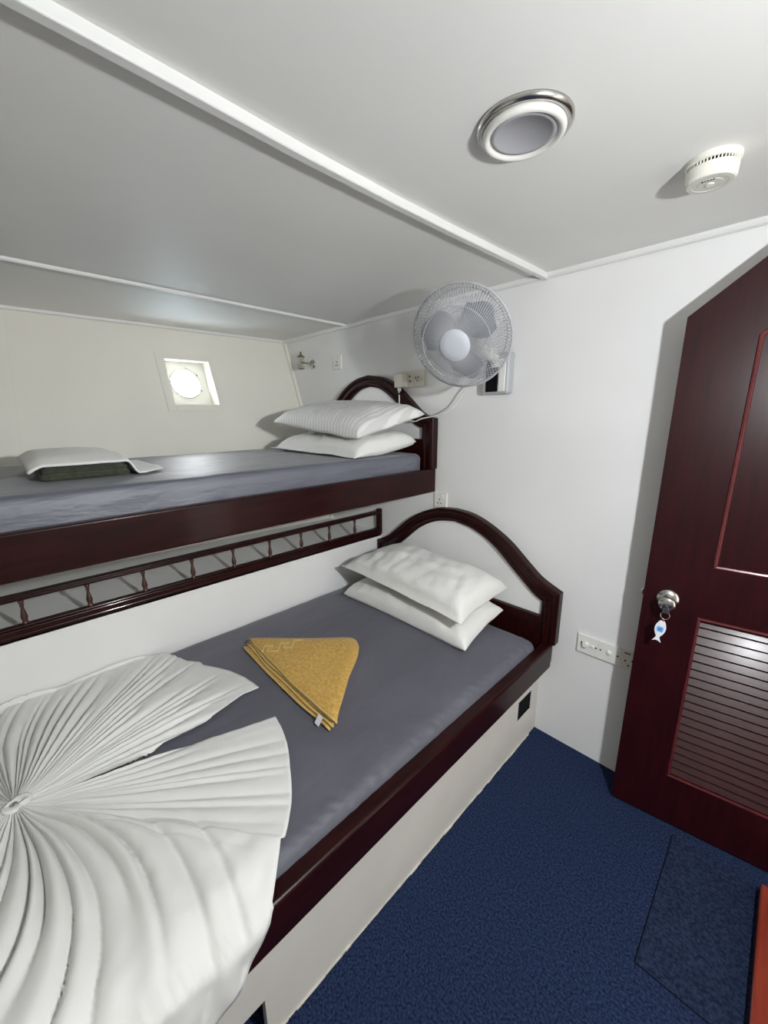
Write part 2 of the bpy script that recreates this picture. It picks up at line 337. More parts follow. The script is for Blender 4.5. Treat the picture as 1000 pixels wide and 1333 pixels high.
# ------------------------------------------------------------------ lower bunk
ARCH = [(-.10, .0)]
def headboard(parent, xc, half, outer, inner_, zbot, zboard, yb, postw, board_bot):
    # outer / inner_: lists of (distance from the middle, height), middle first
    def full(L):
        c = catmull([(d, z, 0) for d, z in L], 5)
        L = [(p[0], p[1]) for p in c]
        return [(xc + d, z) for d, z in L[::-1]] + [(xc - d, z) for d, z in L[1:]]
    O = full(outer); I = full(inner_)
    O = [(xc + half, zbot)] + O + [(xc - half, zbot)]; I = [(xc + half - postw, zbot)] + I + [(xc - half + postw, zbot)]
    prof = [(0, 0), (0, .036), (.05, .042), (.20, .046), (.30, .044), (.33, .036), (.38, .034), (.60, .036), (.64, .043), (.74, .044), (.80, .036), (.95, .030), (1, .026), (1, 0)]
    mb = MB(); n = len(prof)
    vs_ = []
    for (ox, oz), (ix, iz) in zip(O, I):
        for t_, d in prof: vs_.append((ox + (ix - ox) * t_, yb - d, oz + (iz - oz) * t_))
    mb.add(vs_, [(i * n + k, i * n + k + 1, (i + 1) * n + k + 1, (i + 1) * n + k) for i in range(len(O) - 1) for k in range(n - 1)] + [tuple(range(n)), tuple((len(O) - 1) * n + k for k in range(n))])
    mb.build('headboard_arch', 'wood', parent)
    mb = MB()
    poly = [(x, z) for (x, z) in I[1:-1]]
    base = zboard - .01
    poly = [(xc + half - postw + .004, base)] + [(x, z + .006) for x, z in poly] + [(xc - half + postw - .004, base)]
    mb.prism(poly, lambda a, b, d: (a, d, b), yb - .010, yb - .003)
    part(mb.build('headboard_panel', 'wall', parent), 'white panel inside the arch')
    # thin white liner round the inside of the arch
    MB().box(xc - half + .02, xc + half - .02, yb - .034, yb - .002, board_bot, zboard).build('headboard_board', 'wood', parent, bevel=.004)

bed = thing('lower_bunk', 'wide lower bunk with dark mahogany side rail, arched headboard and white base', 'bed', (-1.2, .65, 0))
mb = MB()
V1 = (1.520, 1.648, .150, .255); V2 = (-.10, .249, .0, .147); x0, x1 = -.700, -.680
mb.box(x0, x1, YF, V2[0], 0, .40).box(x0, x1, V2[0], V2[1], V2[3], .40).box(x0, x1, V2[1], V1[0], 0, .40)
mb.box(x0, x1, V1[0], V1[1], 0, V1[2]).box(x0, x1, V1[0], V1[1], V1[3], .40).box(x0, x1, V1[1], YB, 0, .40)
part(mb.build('base_panel', 'base', bed), 'cream painted base panel')
v = MB().box(x0 - .05, x0 - .03, V1[0] - .03, V1[1] + .03, V1[2] - .03, V1[3] + .03).build('vent', 'hole', bed); part(v, 'black louvred vent')
mb = MB()
for k in range(8):
    z = V1[2] + .006 + k * .0128
    mb.add([(-.681, V1[0], z), (-.681, V1[1] + .004, z), (-.696, V1[1] + .004, z + .012), (-.696, V1[0], z + .012), (-.681, V1[0], z + .002), (-.681, V1[1] + .004, z + .002), (-.696, V1[1] + .004, z + .014), (-.696, V1[0], z + .014)],
           [(0, 1, 2, 3), (4, 7, 6, 5), (0, 4, 5, 1), (1, 5, 6, 2), (2, 6, 7, 3), (3, 7, 4, 0)])
mb.build('vent_blades', 'dark', v)
part(MB().box(x0 - .16, x0 - .12, V2[0] - .02, V2[1] + .06, 0, V2[3] + .06).build('floor_vent', 'slate', bed), 'dark opening low in the base')
mb = MB(); y = V2[1]            # ragged bare edge where the base meets the carpet
top = []; 
while y < 1.66:
    top.append((y, .002 + .006 * random.random() ** 3)); y += random.uniform(.012, .04)
poly = [(top[0][0], 0)] + [q for i, (a, b) in enumerate(top[:-1]) for q in ((a, b), (top[i + 1][0] - .001, b))] + [(top[-1][0], 0)]
for i in range(len(top) - 1):
    mb.box(-.682, -.677 + .003 * random.random(), top[i][0], top[i + 1][0], 0, top[i][1])
mb.build('base_edge', 'edge', bed)
MB().box(-.668, -.620, YF, 1.690, .384, .505).build('side_rail', 'wood', bed, bevel=.010, seg=4)
MB().box(-1.775, -.700, YF, 1.70, .36, .40).build('slat_board', 'base', bed)
headboard(bed, -1.190, .582, [(0, 1.052), (.1, 1.042), (.2, 1.008), (.315, .944), (.42, .857), (.49, .802), (.582, .760)],
          [(0, .984), (.115, .964), (.235, .906), (.347, .813), (.432, .741), (.47, .713), (.501, .697)], .508, .622, YB - .004, .081, .40)

def sheet_disp(amp, sc, seed, edge=None):
    def f(q, d):
        n = mn.noise(Vector((q.x * sc + seed, q.y * sc * .5, q.z * sc))) * amp + mn.noise(Vector((q.x * 14 + q.y * 9 + seed, q.y * 4 - q.x * 3, 1.7))) * amp * .45
        w = 1.0
        q = q.copy(); q.z += n * w
        if edge: q = edge(q)
        return q
    return f
def edge_low(q):     # gathered wrinkles along the side rail
    if q.x > -.86:
        k = min(1, (q.x + .86) / .16) ** 1.3
        a_ = .5 + .9 * max(0, mn.noise(Vector((7, q.y * 3.1, 2))))
        q.x += k * .004 * mn.noise(Vector((0, q.y * 38, q.z * 6))); q.z += k * a_ * .011 * (abs(mn.noise(Vector((q.x * 7, (q.y - q.x * 1.2) * 26, 3)))) - .25)
    return q
mt = thing('mattress', 'lower bunk mattress in a tight grey-blue sheet', 'mattress', (-1.2, .65, .40))
MB().rbox(-1.772, -.662, YF + .02, 1.625, .402, .537, .045, 50, 420, 8, sheet_disp(.004, 3.0, 2.0, edge_low)).build('fitted_sheet', 'sheet', mt, smooth=True, weld=True)

# ------------------------------------------------------------------ upper bunk
ub = thing('upper_bunk', 'upper bunk with deep dark mahogany side rail and arched headboard', 'bed', (-1.85, .65, 1.12))
MB().box(-1.372, -1.335, YF, 1.708, 1.122, 1.250).build('side_rail', 'wood', ub, bevel=.006, seg=3)
yj = [YF, -.55, -.16, .235, .63, 1.02, 1.41, 1.715]
for a, b in zip(yj[:-1], yj[1:]):
    MB().box(-2.46, -1.373, a + .002, b - .002, 1.126, 1.150).build('bottom_board', 'wall', ub, bevel=.002)
MB().box(-2.44, -2.34, YF, 1.71, 1.150, 1.20).build('inner_rail', 'wood', ub)
headboard(ub, -1.843, .508, [(0, 1.7655), (0.118, 1.746), (0.224, 1.6969), (0.318, 1.6262), (0.406, 1.5535), (0.46, 1.5279), (0.508, 1.5156)],
          [(0, 1.701), (0.098, 1.6815), (0.196, 1.6242), (0.28, 1.5505), (0.355, 1.4931), (0.39, 1.4726), (0.42, 1.4644)], 1.250, 1.405, YB - .004, .088, 1.155)
def edge_up(q):
    if q.x > -1.46 and q.z < 1.32: q.x += .004 * mn.noise(Vector((0, q.y * 9 + q.z * 22, 4)))
    return q
mt2 = thing('mattress', 'upper bunk mattress in a grey-blue sheet, lit by the porthole', 'mattress', (-1.85, .65, 1.15))
MB().rbox(-2.335, -1.376, YF + .02, 1.640, 1.152, 1.333, .028, 36, 130, 8, sheet_disp(.004, 3.0, 9.0, edge_up)).build('fitted_sheet', 'sheet2', mt2, smooth=True, weld=True)

# ------------------------------------------------------------------ gallery railing on the shelf ledge
gr = thing('gallery_railing', 'low dark mahogany railing with turned spindles on the shelf ledge', 'railing', (-1.775, .6, .80))
mb = MB(); mb.box(-1.793, -1.765, YF, 1.716, .800, .822); mb.box(-1.800, -1.770, YF, 1.716, .822, .830); mb.box(-1.780, -1.768, YF, 1.716, .786, .800)
mb.build('bottom_rail', 'wood', gr, bevel=.003)
MB().box(-1.795, -1.768, YF, 1.716, .922, .934).box(-1.799, -1.763, YF, 1.716, .934, .944).build('top_rail', 'wood', gr, bevel=.003)
mb = MB().box(-1.796, -1.766, 1.690, 1.718, .80, .955)
mb.build('end_post', 'wood', gr, bevel=.004)
prof = [(.010, 0), (.010, .008), (.0065, .012), (.0095, .020), (.0105, .030), (.0075, .046), (.0050, .060), (.0048, .066), (.0072, .070), (.0050, .074), (.0085, .080), (.0085, .092)]
sp = None; ysp = [-.205, -.014, .173, .360, .552, .740, .931, 1.118, 1.307, 1.497]
for y in ysp:
    if sp is None: sp = MB().lathe(prof, 10).build('spindle', 'spindle', gr, smooth=True, local=True)
    s2 = sp if y == ysp[0] else sp.copy()
    if s2 is not sp: C.objects.link(s2); s2.parent = gr
    s2.location = (-.006, y - .6, .030)

# ------------------------------------------------------------------ pillows
def pillow(name, label, cs, up, dn, m, zmin, seed, flange=0.0, wr=.006, group=None, nu=44, nv=30, flr=None, full=.42, fb_=None):
    FL, FR, BR, BL = [Vector(c) for c in cs]
    cen = (FL + FR + BR + BL) / 4
    t = thing(name, label, 'pillow', (cen.x, cen.y, zmin), group)
    nrm = (FR - FL).cross(BL - FL).normalized()
    def pt(u, v, side):
        a = u * 2 - 1; b = v * 2 - 1
        # outline: sides pulled in between the corners
        pin = .035
        aa = a * (1 - pin * (1 - b * b)); bb = b * (1 - pin * 1.5 * (1 - a * a))
        U = (aa + 1) / 2; V = (bb + 1) / 2
        p = FL.lerp(FR, U).lerp(BL.lerp(BR, U), V)
        fla = flange if a < 0 or flr is None else flr; flb = flange if b < 0 else 0.0
        fa = max(0, 1 - (abs(a) / (1 - fla)) ** (3.6 if a < 0 or flr is None else 7.0)) if abs(a) < 1 - fla else 0
        fb = max(0, 1 - (abs(b) / (1 - flb)) ** 3.6) if abs(b) < 1 - flb else 0
        h = (fa * fb) ** full
        w = wr * (mn.noise(Vector((a * 3.2 + seed, b * 3.5, seed))) * .9 + mn.noise(Vector((a * 8 + b * 2.5 + seed, b * 1.6 - a * 1.5, 2 * seed))) * .9 - abs(mn.noise(Vector((a * 6 + b * 3 + 2 * seed, b * 1.8, seed)))) * 1.0)
        w += wr * 1.5 * (.3 - abs(mn.noise(Vector((a * 7.5 + seed * 2 + .8 * b, b * .9, seed))))) * max(0, (.5 - b) / 1.5) * 2
        edge = 1 - max(abs(a), abs(b)) ** 6
        wv = .008 * mn.noise(Vector((a * 2.5 + seed * 3, b * 2.5, seed))) * (1 - edge)
        q = p + nrm * ((up * h if side > 0 else -dn * h) + (w * (h ** .5) if side > 0 else w * .3 * h) + wv + (.0022 if side > 0 else -.0022) * (1 - h))
        lim = zmin
        if q.z < lim + .005: q.z = lim + .005 + (.0015 if side > 0 else 0)
        q.y = min(q.y, YB - .055)
        return q
    mb = MB(); sm = lambda t_: .5 - .5 * math.cos(math.pi * t_) * (0.35) - .5 * (1 - 2 * t_) * .65
    mb.grid(lambda u, v: pt(sm(u), sm(v), 1), nu, nv); mb.grid(lambda u, v: pt(1 - sm(u), sm(v), -1), nu, nv)
    # edge strip joining both sides
    rim = [(i / nu, 0) for i in range(nu)] + [(1, j / nv) for j in range(nv)] + [(1 - i / nu, 1) for i in range(nu)] + [(0, 1 - j / nv) for j in range(nv)]
    top_ = [pt(sm(u), sm(v), 1) for u, v in rim]; bot = [pt(sm(u), sm(v), -1) for u, v in rim]; n_ = len(rim)
    mb.add(top_ + bot, [(i, (i + 1) % n_, n_ + (i + 1) % n_, n_ + i) for i in range(n_)])
    o = mb.build('pillowcase', m, t, smooth=True, weld=True)
    return t, pt
P1, f1 = pillow('pillow', 'flatter white pillow lying on the lower bunk mattress under another pillow', [(-1.640, 1.285, .560), (-.828, 1.290, .560), (-.858, 1.655, .600), (-1.640, 1.655, .600)], .088, .05, 'linen', .537, 3.1, wr=.007, group='pillows on the lower bunk')
P2, f2 = pillow('pillow', 'plump white pillow on top of the lower bunk pillows, front edge lifted', [(-1.650, 1.285, .722), (-.838, 1.262, .692), (-.842, 1.650, .725), (-1.570, 1.655, .765)], .098, .035, 'linen', .60, 5.7, flange=.05, wr=.009, flr=0.0, group='pillows on the lower bunk')
P3, f3 = pillow('pillow', 'white pillow with flat hem lying on the upper bunk mattress', [(-2.170, 1.190, 1.350), (-1.405, 1.190, 1.340), (-1.430, 1.650, 1.395), (-2.13, 1.650, 1.395)], .080, .04, 'linen', 1.333, 8.2, flange=.08, wr=.007, flr=0.0, full=.36, group='pillows on the upper bunk')
P4, f4 = pillow('pillow', 'satin striped white pillow on top of the upper bunk pillows', [(-2.130, 1.200, 1.500), (-1.405, 1.215, 1.432), (-1.352, 1.625, 1.535), (-2.08, 1.640, 1.560)], .094, .030, 'stripe', 1.40, 11.4, wr=.007, group='pillows on the upper bunk')

# ------------------------------------------------------------------ white blanket folded into a fan
FC = (-1.248, -.112)
def lin(tab, x):
    if x <= tab[0][0]: return tab[0][1]
    for (a, b), (c, d) in zip(tab, tab[1:]):
        if x <= c: return b + (d - b) * (x - a) / (c - a)
    return tab[-1][1]
OUT = [(15, .668), (25.7, .683), (34, .69), (42, .705), (50.2, .716), (50.8, .708), (60, .738), (68, .785), (76, .82), (85, .83), (100, .80), (130, .75), (180, .70), (230, .66), (268, .56), (285, .55), (296, .60), (305, .66), (314, .700), (318, .690), (326, .655), (331, .662), (334, .648), (345, .665), (360, .676)]
import bisect
def creases(a, b, lo, hi, seed):
    rg = random.Random(seed); out = []; x = a
    while x < b:
        out.append((x, rg.uniform(.35, 1.15), rg.uniform(.6, 1.5), rg.uniform(.8, 1.5))); x += rg.uniform(lo, hi)
    return out
CR_UP = creases(170, 380, 2.2, 7.2, 3); CR_MID = creases(0, 70, 2.0, 5.5, 8); CR_LOW = creases(-40, 240, 5.0, 11.0, 5)
def crease(tab, a, rn, sharp):
    i = bisect.bisect_right(tab, (a,)) - 1
    if i < 0 or i >= len(tab) - 1: return .6
    c0, amp, end, sk = tab[i]; c1, amp1, end1, _ = tab[i + 1]
    t_ = ((a - c0) / (c1 - c0)) ** sk
    v = math.sin(math.pi * t_) ** sharp
    k = min(1, max(0, (end - rn) / .25)); k1 = min(1, max(0, (end1 - rn) / .25))
    dep = (k * (1 - t_) + k1 * t_)           # valleys fade out towards the hem
    return (.35 + .65 * (amp * (1 - t_) + amp1 * t_)) * (1 - dep * (1 - v))
def fan_point(u, v):
    # u along the sweep, v along the radius
    th0, th1 = 15.1, 360.0
    deg = th0 + (th1 - th0) * u
    R = lin(OUT, deg); r = .008 + (R - .008) * v
    # close the slit near the middle
    if r < .241: s0 = s1 = 12.0
    else:
        k = (r - .241) / (.67 - .241); s0 = 12 + 3.1 * min(1, k * 1.4); s1 = 12 - 12 * min(1, k * 1.15)
    d = s0 + (360 + s1 - s0) * u
    a = math.radians(d)
    x = FC[0] + r * math.sin(a); y = FC[1] + r * math.cos(a)
    rn = r / R
    # pleats
    low = max(0, min(1, (d - 44) / 12)) * max(0, min(1, (190 - d) / 30))
    mid = 1 - max(0, min(1, (d - 46) / 10)) if d < 180 else 0
    upw = 1 - low - mid
    h = 0
    wob = mn.noise(Vector((d * .05, r * 2.5, 5)))
    if upw > 0:
        sw = d - 34 * max(0, (300 - d) / 40 if d < 300 else 0) * max(0, rn - .45) ** 1.5
        h += upw * crease(CR_UP, sw + 1.6 * wob, rn, .5) * (.006 + .022 * math.sin(math.pi * min(1, rn * 1.02)) ** .8)
    if mid > 0:
        h += mid * crease(CR_MID, d + 1.5 * wob, rn, .6) * (.004 + .016 * (1 - rn) ** .7 * min(1, rn * 6))
    if low > 0:
        sw = d - 52 * max(0, rn - .18) ** 1.35
        h += low * crease(CR_LOW, sw + 4.0 * mn.noise(Vector((d * .03, r * 2.4, 21))), rn, .5) * (.004 + .034 * math.sin(math.pi * min(1, .04 + rn * .88)) ** .9)
        h += low * .018 * max(0, rn - .5) * (mn.noise(Vector((x * 13, y * 9, 0))) + .6 * abs(mn.noise(Vector((x * 20 + y * 12, y * 16, 4)))))
    h += .0016 * mn.noise(Vector((x * 34, y * 34, 0))) * min(1, r / .15)
    # overlapping front edge at 50 degrees
    if 50.4 < d < 90: h += .004 * (1 - (d - 50.4) / 39.6)
    z0 = .5445
    z = z0 + max(0, h)
    z += .020 * max(0, 1 - r / .10) ** 1.5
    # lie over the mattress edge and the rail
    X = x
    if X > -.700:
        t_ = X + .700
        if t_ < .085: z -= .030 * (t_ / .085) ** 1.6
        else:
            ex = t_ - .085; z = z - .030 - ex * (.98 + .10 * mn.noise(Vector((y * 9, 3, 0)))); X = -.615 + (.012 + .012 * mn.noise(Vector((y * 16, ex * 14, 8)))) * min(1, ex / .02) + .15 * ex * 0 + (z - (z0 - .03 - ex * .98)) * .6
    if X < -1.770:
        ex = -1.770 - X; X = -1.770 + .5 * h * 0 + .002; z += min(ex, .03) * .8
    return (X, y, z)
sheetfan = tag(MB().grid(fan_point, 900, 70).build('blanket', 'blanket', None, smooth=True, solid=.0025, off=-1), 'white blanket pleated into a large fan on the lower bunk', 'blanket')
fo = Vector((FC[0], FC[1], .545))
for v_ in sheetfan.data.vertices: v_.co -= fo
sheetfan.location = fo; ORIG[sheetfan.name] = fo
mb = MB()
path = [(FC[0] + (.012 + .0045 * i / 10) * math.cos(i * .55), FC[1] + (.020 + .004 * i / 10) * math.sin(i * .55) + .006, .567 + .0016 * math.sin(i * 1.3)) for i in range(24)]
mb.tube(path, [.0055 + .002 * math.sin(i * .9) for i in range(24)], 8)
mb.build('twisted_knot', 'blanket', sheetfan, smooth=True)

# ------------------------------------------------------------------ gold towel folded in a triangle
tw = thing('towel', 'gold terry towel folded into a triangle on the lower bunk', 'towel', (-1.2, .78, .54))
A = Vector((-1.540, .678)); B = Vector((-1.215, 1.015)); B2 = Vector((-1.150, .985)); Cc = Vector((-.878, .640))
def tri_layer(z0, z1, ins, da, dc, seed):
    # outline of a layer, AC is the open edge
    a = A + Vector(da); c = Cc + Vector(dc); b = B + (A - B).normalized() * ins + (Cc - B).normalized() * ins * .2; b2 = B2 + (Cc - B2).normalized() * ins + (A - B2).normalized() * ins * .3
    pts = []
    def seg(p, q, n, bow=0, rough=0):
        nr = Vector((-(q - p).y, (q - p).x)).normalized()
        for k in range(n):
            t_ = k / n; pts.append(p.lerp(q, t_) + nr * (bow * math.sin(math.pi * t_) + rough * mn.noise(Vector((t_ * 6 + seed, seed, 0)))))
    seg(a, b, 16, -.006, .004); seg(b, b2, 4, -.010); seg(b2, c, 16, -.008, .003); seg(c, a, 24, .010, .008)
    n = len(pts)
    for _ in range(3):
        pts = [p if i in (0, 36) else (pts[i - 1] + 2 * p + pts[(i + 1) % n]) / 4 for i, p in enumerate(pts)]
    return pts
zz = .5405; lays = [((-.010, -.030), (-.018, -.012), .010), ((.002, -.016), (-.010, -.004), .006), ((-.004, -.006), (-.004, .002), .003), ((0, 0), (0, 0), 0)]
for i, (da, dc, ins) in enumerate(lays):
    pts = tri_layer(0, 0, ins, da, dc, i * 3.3 + 1)
    t_ = .0098; n = len(pts); cen = sum(pts, Vector((0, 0))) / n
    rings = []
    def zt(p): return .0035 * mn.noise(Vector((p.x * 7, p.y * 7, 5))) + .004 * max(0, 1 - (p - Cc).length / .25) * i / 3
    prof_ = [(.985, 0), (1.0, .25), (1.003, .5), (1.0, .75), (.985, 1.0)]
    vs_ = []
    for s_, h in prof_:
        for p in pts:
            q = cen + (p - cen) * s_; vs_.append((q.x, q.y, zz + h * t_ + zt(p)))
    fs = [(r_ * n + k, r_ * n + (k + 1) % n, (r_ + 1) * n + (k + 1) % n, (r_ + 1) * n + k) for r_ in range(4) for k in range(n)]
    base_ = len(vs_); fs.append(tuple(range(n))[::-1])
    for s_ in (.8, .6, .4, .2):
        for p in pts:
            q = cen + (p - cen) * s_; vs_.append((q.x, q.y, zz + t_ + zt(q) + .0035 * mn.noise(Vector((q.x * 15, q.y * 15, 1))) + .003))
    for r_ in range(4, 8):
        fs += [(r_ * n + k, r_ * n + (k + 1) % n, (r_ + 1) * n + (k + 1) % n, (r_ + 1) * n + k) for k in range(n)]
    vs_.append((cen.x, cen.y, zz + t_ + .003)); fs += [(8 * n + k, 8 * n + (k + 1) % n, len(vs_) - 1) for k in range(n)]
    lay = MB().add(vs_, fs).build('folded_layer', 'gold', tw, smooth=True)
    edge = [(p.x, p.y, zz + t_ * .55 + zt(p)) for p in pts]
    MB().tube([edge[k] for k in range(36, n)] + [edge[0]], .0038, 6).build('hem', 'goldlight', lay, smooth=True)
    zz += t_ + .0006
ztop = zz
# Greek key band near the left tip
ax = (B - A).normalized(); ay = (Cc - A).normalized()
ay = (ay - ax * ay.dot(ax)).normalized()
def key(u, v): p = A + ax * u + ay * v; return (p.x, p.y, ztop + .0052 + .0035 * mn.noise(Vector((p.x * 7, p.y * 7, 5))))
kp = [(.085, .100), (.085, .062), (.118, .062), (.118, .080), (.102, .080), (.102, .098), (.148, .098), (.148, .040), (.180, .040), (.180, .058), (.165, .058), (.165, .074), (.200, .074), (.200, .018), (.232, .018)]
mb = MB(); hw = .0032
kp = [(a, b + .010) for a, b in kp]
for (a, b), (c, d) in zip(kp, kp[1:]):
    x0_, x1_ = min(a, c) - hw, max(a, c) + hw; y0_, y1_ = min(b, d) - hw, max(b, d) + hw
    q = [key(x0_, y0_), key(x1_, y0_), key(x1_, y1_), key(x0_, y1_)]
    mb.add(q + [(p[0], p[1], p[2] - .007) for p in q], [(0, 1, 2, 3), (0, 4, 5, 1), (1, 5, 6, 2), (2, 6, 7, 3), (3, 7, 4, 0)])
part(mb.build('key_pattern', 'goldlight', tw), 'woven Greek key pattern')
d_ = (A - Cc).normalized(); nn = Vector((-d_.y, d_.x))
if (Cc + nn * .1 - B).length < (Cc - nn * .1 - B).length: nn = -nn
q0 = Cc + d_ * .052; q1 = q0 + d_ * .024
qs = [(q0.x + nn.x * .034, q0.y + nn.y * .034, .547), (q1.x + nn.x * .034, q1.y + nn.y * .034, .547), (q1.x + nn.x * .016, q1.y + nn.y * .016, .572), (q0.x + nn.x * .016, q0.y + nn.y * .016, .572)]
part(MB().add(qs, [(0, 1, 2, 3)]).build('care_tag', 'tag', tw, solid=.001), 'white care tag')

# ------------------------------------------------------------------ folded blanket and cloth on the upper bunk
ob_ = thing('folded_blanket', 'folded dark olive blanket on the upper bunk under a white cloth', 'blanket', (-1.78, .22, 1.334))
zz = 1.3375
for i in range(3):
    MB().rbox(-2.02 + .006 * i, -1.612 - .004 * i, .098 + .004 * i, .338 - .004 * i, zz, zz + .0185, .0085, 16, 14, 4,
              (lambda q, d, i=i: q + Vector((0, 0, .003 * mn.noise(Vector((q.x * 9, q.y * 9, i))) * (1 if i else .3))))).build('folded_layer', 'olive', ob_, smooth=True, weld=True)
    zz += .0188
def cloth(u, v):
    x = -2.06 + .475 * u; y = .070 + .385 * v
    e = max(0, min(1, (y - .325) / .035)); base = 1.3365 + (zz - 1.3345) * (1 - e * e * (3 - 2 * e))
    x += .03 * math.sin(v * 5) * (.3 if u > .5 else .1) + .02 * (v - .5) * u
    if v > .8: x -= .10 * (v - .8) / .2 * (u - .3); 
    bul = .015 * math.sin(math.pi * min(1, max(0, (y - .07) / .27))) * math.sin(math.pi * min(1, u * .9 + .12)) ** .7
    return (x, y, base + .004 + bul * (1 - e) + .004 * abs(mn.noise(Vector((x * 10, y * 14, 3)))) - (.016 * max(0, (u - .82) / .18) ** 1.6 + .020 * max(0, (.10 - v) / .10) ** 1.5) * (1 - e))
fc = tag(MB().grid(cloth, 40, 44).build('folded_cloth', 'linen', None, smooth=True, solid=.006, off=1, bevel=0), 'white folded cloth draped over the olive blanket on the upper bunk', 'cloth')

# ------------------------------------------------------------------ sockets and switches on the end wall
def plate(name, label, cat, xc, zc, w=.086, h=.086, t=.009, m='plastic', group=None):
    o = thing(name, label, cat, (xc, YB, zc), group)
    MB().box(xc - w / 2, xc + w / 2, YB - t, YB, zc - h / 2, zc + h / 2).build('plate', m, o, bevel=.0025, seg=2)
    return o
def holes(o, pts, t=.009, m='hole', nm='socket_hole'):
    for (x, z, w, h) in pts: MB().box(x - w / 2, x + w / 2, YB - t - .0012, YB - t + .001, z - h / 2, z + h / 2).build(nm, m, o)
def three_pin(o, xc, zc, s=1.0, t=.009): holes(o, [(xc, zc + .006 * s, .0045, .011), (xc - .010 * s, zc - .014 * s, .007, .006), (xc + .010 * s, zc - .014 * s, .007, .006)], t)
XS = -2.172; o = plate('wall_socket', 'ivory three-pin wall socket near the wall lamp above the upper bunk', 'socket', XS, 1.871)
MB().box(XS - .036, XS + .036, YB - .0105, YB - .008, 1.835, 1.907).build('faceplate', 'plastic', o, bevel=.002)
three_pin(o, XS, 1.866, t=.0105)
XS = -1.303; ZS = 1.080; o = plate('wall_socket', 'white three-pin wall socket just under the upper bunk corner', 'socket', XS, ZS)
three_pin(o, XS - .004, ZS - .004); MB().box(XS + .008, XS + .022, YB - .012, YB - .008, ZS + .014, ZS + .030).build('rocker', 'plastic', o, bevel=.001)
# pair behind the upper headboard
XA, XB, ZD = -1.560, -1.474, 1.725
o = plate('wall_socket', 'ivory wall socket holding the plug adapter beside the fan', 'socket', XA, ZD, m='ivory')
holes(o, [(XA + .026, ZD + .014, .008, .010), (XA + .030, ZD - .012, .009, .010)])
o = plate('wall_socket', 'ivory wall socket right of the plug adapter, under the fan', 'socket', XB, ZD, m='ivory')
holes(o, [(XB - .016, ZD + .004, .006, .012), (XB - .006, ZD - .010, .006, .008), (XB + .002, ZD + .006, .005, .012)])
MB().lathe([(.010, 0), (.010, .005), (.007, .007)], 16, Matrix.Translation((XB + .018, YB - .009, ZD)) @ Matrix.Rotation(math.pi / 2, 4, 'X')).build('rocker', 'ivory', o)
ad = thing('plug_adapter', 'ivory plug adapter pushed into the socket beside the fan', 'adapter', (XA - .012, YB - .012, ZD - .03))
MB().box(XA - .046, XA + .014, YB - .060, YB - .0105, ZD - .044, ZD + .030).build('body', 'ivory', ad, bevel=.006, seg=3)
MB().lathe([(.011, 0), (.012, .012), (.007, .022), (.005, .030)], 12, Matrix.Translation((XA - .018, YB - .045, ZD - .043)) @ Matrix.Rotation(math.pi, 4, 'X')).build('plug', 'plastic', ad, smooth=True)
# switch row by the door
ZW = .5515
o = plate('dimmer_switch', 'white dimmer switch plate, leftmost of the row by the door', 'switch', -.483, ZW)
MB().lathe([(.013, 0), (.0125, .011), (.010, .014)], 20, Matrix.Translation((-.490, YB - .009, ZW + .003)) @ Matrix.Rotation(math.pi / 2, 4, 'X')).build('dial', 'plastic', o, smooth=False)
MB().lathe([(.008, 0), (.0075, .004), (.004, .006)], 14, Matrix.Translation((-.462, YB - .009, ZW + .002)) @ Matrix.Rotation(math.pi / 2, 4, 'X')).build('button', 'plastic', o)
holes(o, [(-.507, ZW + .006, .006, .006), (-.448, ZW + .002, .006, .006)], nm='screw')
o = plate('light_switch', 'white single rocker light switch between dimmer and socket', 'switch', -.397, ZW)
MB().lathe([(.011, 0), (.010, .004), (.006, .007)], 14, Matrix.Translation((-.397, YB - .009, ZW + .003)) @ Matrix.Rotation(math.pi / 2, 4, 'X')).build('rocker', 'plastic', o)
holes(o, [(-.430, ZW + .002, .006, .006), (-.364, ZW + .002, .006, .006)], nm='screw')
o = plate('wall_socket', 'white multi-hole wall socket partly hidden behind the door edge', 'socket', -.311, ZW, m='ivory')
holes(o, [(-.331, ZW + .030, .022, .004), (-.302, ZW + .028, .014, .004), (-.335, ZW - .004, .006, .006), (-.310, ZW + .003, .006, .008), (-.322, ZW - .022, .006, .006), (-.298, ZW - .026, .006, .006)])

# ------------------------------------------------------------------ wall lamp above the upper bunk
XL, ZL = -2.455, 1.885
wl = thing('wall_lamp', 'small glass lantern wall lamp on a metal arm in the hull corner', 'lamp', (XL, YB, ZL))
MB().lathe([(.030, 0), (.030, .006), (.022, .012), (.010, .018)], 20, Matrix.Translation((XL, YB, ZL)) @ Matrix.Rotation(math.pi / 2, 4, 'X')).build('wall_rose', 'chrome', wl, smooth=True)
MB().tube(catmull([(XL, YB - .015, ZL), (XL - .015, YB - .045, ZL + .004), (XL - .045, YB - .060, ZL + .010)], 5), .006, 8).build('arm', 'brass', wl, smooth=True)
lx, ly = XL - .055, YB - .062
MB().lathe([(.022, -.028), (.025, -.020), (.024, .020), (.021, .045)], 16, Matrix.Translation((lx, ly, ZL)), close=False).build('glass_shade', 'glass', wl, smooth=True)
MB().lathe([(.009, -.024), (.010, .0), (.012, .025), (.006, .035)], 12, Matrix.Translation((lx, ly, ZL))).build('bulb', 'plastic', wl, smooth=True)
MB().lathe([(.006, -.036), (.024, -.031), (.024, -.027), (.004, -.025)], 16, Matrix.Translation((lx, ly, ZL))).build('collar', 'brass', wl, smooth=True)
MB().lathe([(.028, .045), (.028, .050), (.012, .060), (.007, .068), (.008, .074), (.002, .084)], 16, Matrix.Translation((lx, ly, ZL))).build('cap', 'brass', wl, smooth=True)

